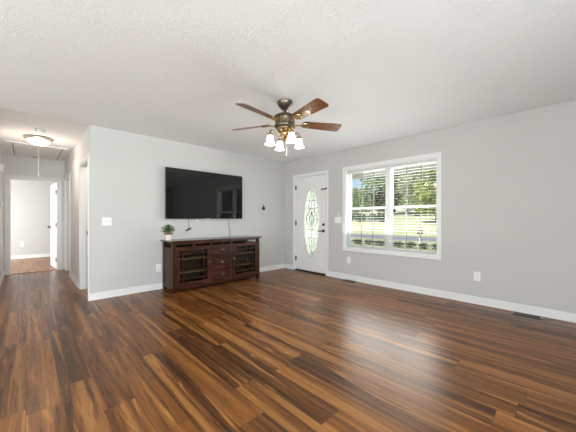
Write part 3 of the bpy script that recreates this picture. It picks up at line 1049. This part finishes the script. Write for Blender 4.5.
cbx(m, 2.612, 2.652, CYF, CYF + .03, .088, .694)
cbx(m, CX0 + PW, CX1 - PW, CYF, CYF + .03, .688, .699)
cbx(m, 2.235, 2.25, CYF + .03, CYB - .012, .093, .68)
cbx(m, 2.62, 2.635, CYF + .03, CYB - .012, .093, .68)
m.build('face_frame', M_CHERRY, cab, bevel=0.002)
# little blocks carrying the raised top over the open slots
for x in (1.93, 2.222, 2.433, 2.62, 2.93):
    cbx(MB(), x, x + .034, CYF + .002, CYF + .04, .699, .774).build('spacer_block', M_CHERRY, cab, bevel=0.002)
cbx(MB(), CX0 + PW, CX1 - PW, CYF + .01, CYF + .03, .742, .774).build('top_rail', M_CHERRY, cab, bevel=0.002)
# shelves behind the glass
for xa, xb in ((CX0 + .03, 2.235), (2.635, CX1 - .03)):
    for z in (.275, .49):
        cbx(MB(), xa, xb, CYF + .06, CYB - .014, z, z + .02).build('shelf', M_SHELF, cab, bevel=0.002)
# doors
def glass_door(x0, x1, knob_x):
    dz0, dz1 = .092, .686
    m = MB()
    st = .050
    ya, yb = CYF - .008, CYF + .014
    cbx(m, x0, x0 + st, ya, yb, dz0, dz1)
    cbx(m, x1 - st, x1, ya, yb, dz0, dz1)
    cbx(m, x0 + st, x1 - st, ya, yb, dz0, dz0 + .052)
    cbx(m, x0 + st, x1 - st, ya, yb, dz1 - .048, dz1)
    d = m.build('door', M_CHERRY, cab, bevel=0.003)
    cbx(MB(), x0 + st - .004, x1 - st + .004, CYF + .004, CYF + .008, dz0 + .048, dz1 - .044).build('glass', M_CABGLASS, d)
    m = MB()
    for x in (x0 + st + .055, x1 - st - .065):
        cbx(m, x, x + .012, CYF - .003, CYF + .004, dz0 + .05, dz1 - .048)
    for z in (dz0 + .10, dz1 - .10):
        cbx(m, x0 + st, x1 - st, CYF - .003, CYF + .0038, z, z + .012)
    m.build('muntins', M_CHERRY, d)
    round_knob(d, (knob_x - ox, CYF - .008 - oy, .41), ('Y', -1), 'knob', M_KNOB, 0.015).scale = (1, 1, 1)
glass_door(1.656, 2.219, 2.196)
glass_door(2.656, 3.194, 2.680)
for z_0, z_1 in ((.505, .684), (.268, .498), (.094, .261)):
    x0, x1 = 2.259, 2.609
    m = MB()
    ya = CYF - .008
    cbx(m, x0, x1, ya + .008, CYF + .014, z_0, z_1)
    cbx(m, x0, x0 + .036, ya, ya + .008, z_0, z_1)
    cbx(m, x1 - .036, x1, ya, ya + .008, z_0, z_1)
    cbx(m, x0 + .036, x1 - .036, ya, ya + .008, z_0, z_0 + .034)
    cbx(m, x0 + .036, x1 - .036, ya, ya + .008, z_1 - .034, z_1)
    dr = m.build('drawer', M_CHERRY, cab, bevel=0.002)
    round_knob(dr, ((x0 + x1) / 2 - ox, CYF - oy, (z_0 + z_1) / 2), ('Y', -1), 'knob', M_KNOB, 0.016)

# ------------------------------------------------------------------ potted plant
pp = thing('potted_plant', 'small bushy green plant in a white pot on the left end of the cabinet', 'potted plant', (1.625, 4.42, CT))
MB().lathe([(.040, 0), (.045, .003), (.050, .05), (.055, .088), (.050, .088), (.047, .08)], n=28).build('pot', M_POT, pp, smooth=True)
MB().lathe([(.0555, .086), (.060, .088), (.060, .112), (.054, .112), (.052, .09)], n=28).build('pot_rim', M_POTRIM, pp, smooth=True)
MB().lathe([(.052, .092), (.051, .102), (.01, .106)], n=20).build('soil', M_SOIL, pp)
m = MB()
rr = random.Random(3)
for k in range(230):
    az = rr.uniform(0, 2 * PI)
    el = rr.uniform(R(5), R(88))
    rad = rr.uniform(.035, .085)
    c = Vector((math.cos(az) * math.cos(el) * rad * 1.4, math.sin(az) * math.cos(el) * rad * 1.4, .115 + math.sin(el) * rad * 1.55))
    d = (c - Vector((0, 0, .10))).normalized()
    d = (d + Vector((rr.uniform(-.5, .5), rr.uniform(-.5, .5), rr.uniform(-.3, .4)))).normalized()
    sd_ = d.cross(Vector((rr.uniform(-1, 1), rr.uniform(-1, 1), rr.uniform(-1, 1)))).normalized()
    L_ = rr.uniform(.022, .038)
    wd = L_ * .27
    up = d.cross(sd_) * .004
    p = [c - d * L_ * .5, c + sd_ * wd + up, c + d * L_ * .5, c - sd_ * wd + up]
    m.bm.faces.new([m.bm.verts.new(q) for q in p])
m.build('foliage', M_PLANT, pp)
m = MB()
for k in range(14):
    az = k * 2 * PI / 14
    m.tube([(0.01 * math.cos(az), .01 * math.sin(az), .10), (.045 * math.cos(az), .045 * math.sin(az), .16 + .03 * (k % 3))], .0015, 5)
m.build('stems', M_PLANT, pp)

# ------------------------------------------------------------------ ceiling fan
FX, FY = 2.09, 2.23
fan = thing('ceiling_fan', 'five bladed ceiling fan with brown wooden blades and four lit glass shades', 'ceiling fan', (FX, FY, H))
Z = lambda z: z - H
MB().lathe([(.084, 0), (.090, -.006), (.088, -.018), (.078, -.040), (.058, -.066), (.036, -.086), (.024, -.092)], n=36).build('canopy', M_PEWTER, fan, smooth=True)
MB().lathe([(.013, Z(2.352)), (.013, Z(2.300))], n=16).build('downrod', M_PEWTER, fan, smooth=True)
m = MB()
m.lathe([(.024, Z(2.325)), (.030, Z(2.312)), (.050, Z(2.304)), (.092, Z(2.290)), (.118, Z(2.276)), (.122, Z(2.266)), (.110, Z(2.260)), (.104, Z(2.250)), (.102, Z(2.20)),
         (.106, Z(2.178)), (.118, Z(2.170)), (.116, Z(2.158)), (.096, Z(2.146))], n=40)
mo = m.build('motor_housing', M_PEWTER, fan, smooth=True)
m = MB()
for k in range(20):
    a = 2 * PI * k / 20
    m.tube([(.104 * math.cos(a), .104 * math.sin(a), Z(2.250)), (.103 * math.cos(a), .103 * math.sin(a), Z(2.19))], .0055, 6)
m.lathe([(.116, Z(2.272)), (.125, Z(2.268)), (.116, Z(2.263))], n=40)
m.build('housing_flutes', M_BRASS, mo, smooth=True)
MB().lathe([(.090, Z(2.150)), (.094, Z(2.138)), (.086, Z(2.118)), (.066, Z(2.100)), (.048, Z(2.090)), (.040, Z(2.070)), (.044, Z(2.055)), (.030, Z(2.035)), (.012, Z(2.022)), (.006, Z(2.010))], n=36).build('light_hub', M_BRASS, fan, smooth=True)


def blade_bm():
    pts = []
    r0, r1, w0, w1 = .190, .665, .060, .076
    for k in range(9):       # rounded root
        a = PI / 2 + PI * k / 8
        pts.append((r0 + .045 + .045 * math.cos(a), w0 * math.sin(a)))
    cr = .032
    for k in range(6):
        a = -PI / 2 + PI / 2 * k / 5
        pts.append((r1 - cr + cr * math.cos(a), -w1 + cr + cr * math.sin(a)))
    for k in range(6):
        a = PI / 2 * k / 5
        pts.append((r1 - cr + cr * math.cos(a), w1 - cr + cr * math.sin(a)))
    m = MB()
    m.prism(pts, -.0035, .0035)
    return m


def iron_bm():
    m = MB()
    m.tube([(.085, 0, -.012), (.12, 0, -.020), (.155, 0, -.016), (.19, 0, -.010)], [.014, .010, .010, .012], 10)
    n = 24
    # oval medallion ring under the blade root
    ring = [(.245 + .055 * math.cos(2 * PI * k / n), .036 * math.sin(2 * PI * k / n), -.009) for k in range(n + 1)]
    m.tube(ring, .006, 6, cap=False)
    out = [(.245 + .050 * math.cos(2 * PI * k / n), .032 * math.sin(2 * PI * k / n)) for k in range(n)]
    a = [m.bm.verts.new((x, y, -.0095)) for x, y in out]
    b = [m.bm.verts.new((x, y, -.0036)) for x, y in out]
    m.bm.faces.new(a[::-1])
    m.bm.faces.new(b)
    for k in range(n):
        m.bm.faces.new((a[k], a[(k + 1) % n], b[(k + 1) % n], b[k]))
    for x in (.22, .27):
        m.lathe([(.006, -.014), (.006, -.009)], (x, 0, 0), 8)
    return m


bl0 = None
for k in range(5):
    ang = R(43 + 72 * k)
    if bl0 is None:
        b = bl0 = blade_bm().build('blade', M_BLADE, fan, bevel=0.0015)
        ir = ir0 = iron_bm().build('blade_iron', M_BRASS, b, smooth=True)
    else:
        b = bl0.copy()
        S.collection.objects.link(b)
        b.parent = fan
        ir = ir0.copy()
        S.collection.objects.link(ir)
        ir.parent = b
    b.location = (0, 0, Z(2.205))
    b.rotation_euler = (R(-15), 0, ang)

for k, a in enumerate((-110, -22, 68, 158)):
    ca, sa = math.cos(R(a)), math.sin(R(a))
    P = lambda r, z: (r * ca, r * sa, Z(z))
    arm = MB().tube([P(.03, 2.085), P(.07, 2.075), P(.105, 2.085), P(.135, 2.108), P(.160, 2.108), P(.172, 2.092), P(.174, 2.062)], [.008, .007, .007, .007, .007, .008, .010], 10)
    arm.lathe([(.010, Z(2.075)), (.026, Z(2.066)), (.028, Z(2.045)), (.020, Z(2.040))], (.174 * ca, .174 * sa, 0), 20)
    ao = arm.build('lamp_arm', M_BRASS, fan, smooth=True)
    sh = MB()
    c = (.174 * ca, .174 * sa, 0)
    sh.lathe([(.022, Z(2.050)), (.031, Z(2.043)), (.036, Z(2.022)), (.039, Z(1.998)), (.044, Z(1.972)), (.053, Z(1.953)), (.057, Z(1.948)), (.052, Z(1.950)), (.041, Z(1.972)), (.036, Z(1.998)), (.033, Z(2.022)), (.027, Z(2.040))], c, 28, cap=False)
    sh.build('lamp_shade', M_SHADE, ao, smooth=True)
    light('fan_bulb', 'POINT', (FX + .174 * ca, FY + .174 * sa, 1.935), (0, 0, 0), 2.0, (1.0, 0.80, 0.58), shadow_soft_size=0.04)
m = MB()
m.tube([(.015, -.01, Z(2.02)), (.015, -.01, Z(1.86))], .0018, 5)
m.lathe([(.002, Z(1.865)), (.006, Z(1.852)), (.003, Z(1.838))], (.015, -.01, 0), 8)
m.build('pull_chain', M_CHAIN, fan)

# ------------------------------------------------------------------ outdoors
def grass_mat():
    m, n, b = mat('lawn_grass')
    tc = N(n, 'ShaderNodeTexCoord')
    a = N(n, 'ShaderNodeTexNoise', i_Scale=0.35, i_Detail=5.0)
    n.links.new(tc.outputs['Object'], a.inputs['Vector'])
    r = ramp(n, [(0.35, (0.46, 0.48, 0.24)), (0.65, (0.62, 0.62, 0.36))])
    n.links.new(a.outputs['Fac'], r.inputs['Fac'])
    n.links.new(r.outputs['Color'], b.inputs['Base Color'])
    b.inputs['Roughness'].default_value = 0.95
    b.inputs['Specular IOR Level'].default_value = 0.1
    return m


M_GRASS = grass_mat()
def ground_z(x):
    if x < 7.3: return -.40
    if x < 27: return -.40 - .10 * (x - 7.3) / 20
    return -.50 + .095 * (x - 27) * (1 if x < 62 else 62 / x)
m = MB()
xs = [4.5, 7.3, 12, 17, 20, 26.5, 30, 36, 44, 52, 62, 75, 95, 140]
ys = [-40, -10, 0, 10, 20, 30, 45, 60, 80, 120, 180]
vv = [[m.bm.verts.new((x, y, ground_z(x))) for y in ys] for x in xs]
for i in range(len(xs) - 1):
    for j in range(len(ys) - 1):
        m.bm.faces.new((vv[i][j], vv[i + 1][j], vv[i + 1][j + 1], vv[i][j + 1]))
struct(m.build('ground', M_GRASS), 'sunlit pale green lawn rising behind the street', 'lawn')
struct(MB().box(-40, 4.4, -60, 120, -.62, -.45).build('ground_rear', M_GRASS), 'lawn around and behind the house', 'lawn')
struct(MB().box(20.3, 25.2, -40, 180, -.60, -.44).build('street', M_ROAD), 'pale grey street beyond the front lawn', 'street')
# porch
struct(MB().box(4.49, 7.1, -2.3, 8, -.30, -.14).build('porch_floor', M_CONC), 'concrete porch floor before the front door', 'porch')
struct(MB().box(4.489, 7.12, -2.34, 11, 2.46, 2.54).build('porch_ceiling', M_PORCH), 'cream porch ceiling seen through the window top', 'porch')
struct(MB().box(6.98, 7.14, -2.34, 11, 2.32, 2.46).build('porch_beam', M_PORCH), 'cream porch beam at the roof edge', 'porch')
struct(MB().box(XL - .5, 7.5, YR - .5, 11.5, 2.56, 2.62).build('roof', M_ROOF), 'flat roof slab over house and porch', 'roof')

LEAF = {
    'dark': leaf_mat('dark_leaves', (0.15, 0.22, 0.09), (0.33, 0.42, 0.17)),
    'mid': leaf_mat('mid_leaves', (0.22, 0.31, 0.12), (0.44, 0.54, 0.24)),
    'pale': leaf_mat('pale_leaves', (0.36, 0.43, 0.22), (0.58, 0.63, 0.36)),
    'lime': leaf_mat('yellow_green_leaves', (0.26, 0.34, 0.05), (0.52, 0.56, 0.13)),
    'shrub': leaf_mat('shrub_leaves', (0.08, 0.12, 0.06), (0.17, 0.23, 0.12)),
}


def leaf_cloud(m, c, rx, ry, rz, n, s, rng):
    for _ in range(n):
        while True:
            p = Vector((rng.uniform(-1, 1), rng.uniform(-1, 1), rng.uniform(-1, 1)))
            if .35 < p.length < 1:
                break
        q = Vector(c) + Vector((p.x * rx, p.y * ry, p.z * rz))
        d = Vector((rng.uniform(-1, 1), rng.uniform(-1, 1), rng.uniform(-.6, .6))).normalized()
        e = d.cross(Vector((rng.uniform(-1, 1), rng.uniform(-1, 1), rng.uniform(-1, 1)))).normalized()
        k = s * rng.uniform(.6, 1.3)
        m.bm.faces.new([m.bm.verts.new(v) for v in (q - d * k, q + e * k * .5, q + d * k, q - e * k * .5)])


def tree(name, label, x, y, h, w, kind, seed, leaf=.38, dens=1.0, group=None, trunk=.10):
    rng = random.Random(seed)
    z = ground_z(x)
    r = thing(name, label, 'tree', (x, y, z), group=group)
    th_ = h * trunk
    tr = MB()
    tr.tube([(0, 0, -.1), (.1, .05, th_), (0, .1, h * .75)], [h * .028, h * .020, h * .006], 8)
    br = []
    m = MB()
    for k in range(18):
        a = rng.uniform(0, 2 * PI)
        t = rng.uniform(0, 1)
        rad = w * .5 * (.55 if t > .7 else .75) * rng.uniform(.3, 1)
        c = (math.cos(a) * rad, math.sin(a) * rad, th_ + (h - th_) * (.04 + .83 * t))
        rs = w * rng.uniform(.20, .30)
        leaf_cloud(m, c, rs, rs, rs * .75, int(150 * dens), leaf, rng)
        tr.tube([(0, .05, th_ * (1 + .5 * t)), c], [h * .008, h * .003], 5)
    tr.build('trunk', M_BARK, r)
    m.build('crown', LEAF[kind], r)
    return r


# (u, distance X) -> y on a sight line from the camera through picture column u
def yline(u, x):
    l = (u - 288) / 273.9
    s_, c_ = math.sin(R(43.76)), math.cos(R(43.76))
    return x * (c_ - l * s_) / (s_ + l * c_)


TREES = [
    ('low pale green tree at the left end of the window view', 348, 60, 6.4, 5.2, 'pale'),
    ('low hazy tree left of the tall dark tree beyond the lawn', 362, 71, 8.2, 7, 'pale'),
    ('tall dark green tree just left of the window mullion', 379, 50, 12.5, 7.5, 'dark'),
    ('tall mid green tree behind the window mullion', 394, 61, 15, 8, 'mid'),
    ('broad dark tree in the right window right beside the mullion', 407, 73, 16, 10, 'dark'),
    ('pale green tall tree in the middle of the right window', 417, 50, 12.5, 7.5, 'pale'),
    ('mid green tree behind the yellow green one in the right window', 429, 87, 18, 8, 'mid'),
    ('bright yellow green tree at the right edge of the window', 437, 39, 8.6, 4.6, 'lime'),
    ('tall mid green tree just beyond the right window edge', 447, 102, 21, 10, 'mid'),
    ('mid green tree seen through the left half of the oval door glass', 301, 52, 9.5, 8, 'mid'),
    ('pale green tree seen through the right half of the oval door glass', 318, 64, 10, 8, 'pale'),
    ('dark green tree between the door and window views', 334, 50, 9, 7, 'dark'),
]
for k, (lab, u, x, h, w, kd) in enumerate(TREES):
    tree('tree', lab, x, yline(u, x), h, w, kd, 100 + k, leaf=.42)

# low hedge bushes at the foot of the far lawn
SHR = [(346, 'first'), (356, ''), (366, ''), (376, '')]
for k, (u, lab) in enumerate([(350, 'dark low bush at the left foot of the far trees'), (361, 'dark low bush under the hazy pale tree'),
                              (372, 'dark low bush at the left side of the tall dark tree'), (384, 'dark low bush at the foot of the tall dark tree')]):
    rng = random.Random(40 + k)
    x = 40
    r = thing('bush', lab, 'bush', (x, yline(u, x), ground_z(x)))
    m = MB()
    for q in range(5):
        leaf_cloud(m, (rng.uniform(-.8, .8), rng.uniform(-.35, .35), .55), .8, .62, .7, 90, .22, rng)
    m.build('foliage', LEAF['shrub'], r)
    MB().tube([(0, 0, -.05), (0, 0, .6)], .06, 6).build('stem', M_BARK, r)
# shrubs of the front bed
FS = ['left', 'b', 'c', 'd']
labs = ['leftmost dark shrub of the bed before the street', 'dark shrub in the left window, second from the left', 'dark shrub in the middle of the left window bottom',
        'dark shrub left of the window mullion bottom', 'dark shrub right of the window mullion bottom', 'dark shrub in the right window left of the post',
        'dark shrub in the right window just right of the post', 'rightmost dark shrub of the bed before the street']
for k, (u, lab) in enumerate(zip((347, 358, 369, 381, 399, 411, 424, 437), labs)):
    rng = random.Random(60 + k)
    x = 15.0
    r = thing('shrub', lab, 'shrub', (x, yline(u, x), ground_z(x)), group='shrubs in the bed before the street')
    m = MB()
    for q in range(6):
        leaf_cloud(m, (rng.uniform(-.2, .2), rng.uniform(-.14, .14), .19), .26, .205, .15, 45, .06, rng)
    m.build('foliage', LEAF['shrub'], r)
    MB().tube([(0, 0, -.03), (0, 0, .25)], .02, 6).build('stem', M_BARK, r)
x = 18.5
mb = thing('mailbox', 'small reddish mailbox on a white post at the street in the right window', 'mailbox', (x, yline(420, x), ground_z(x)))
MB().box(-.05, .05, -.05, .05, -.02, .62).build('post', M_VINYL, mb, bevel=0.005)
m = MB()
m.tube([(-.25, 0, .76), (.25, 0, .76)], .10, 16)
m.box(-.25, .25, -.10, .10, .62, .76)
m.build('box', simple('red_brown_metal', (0.35, 0.14, 0.11), 0.5), mb)
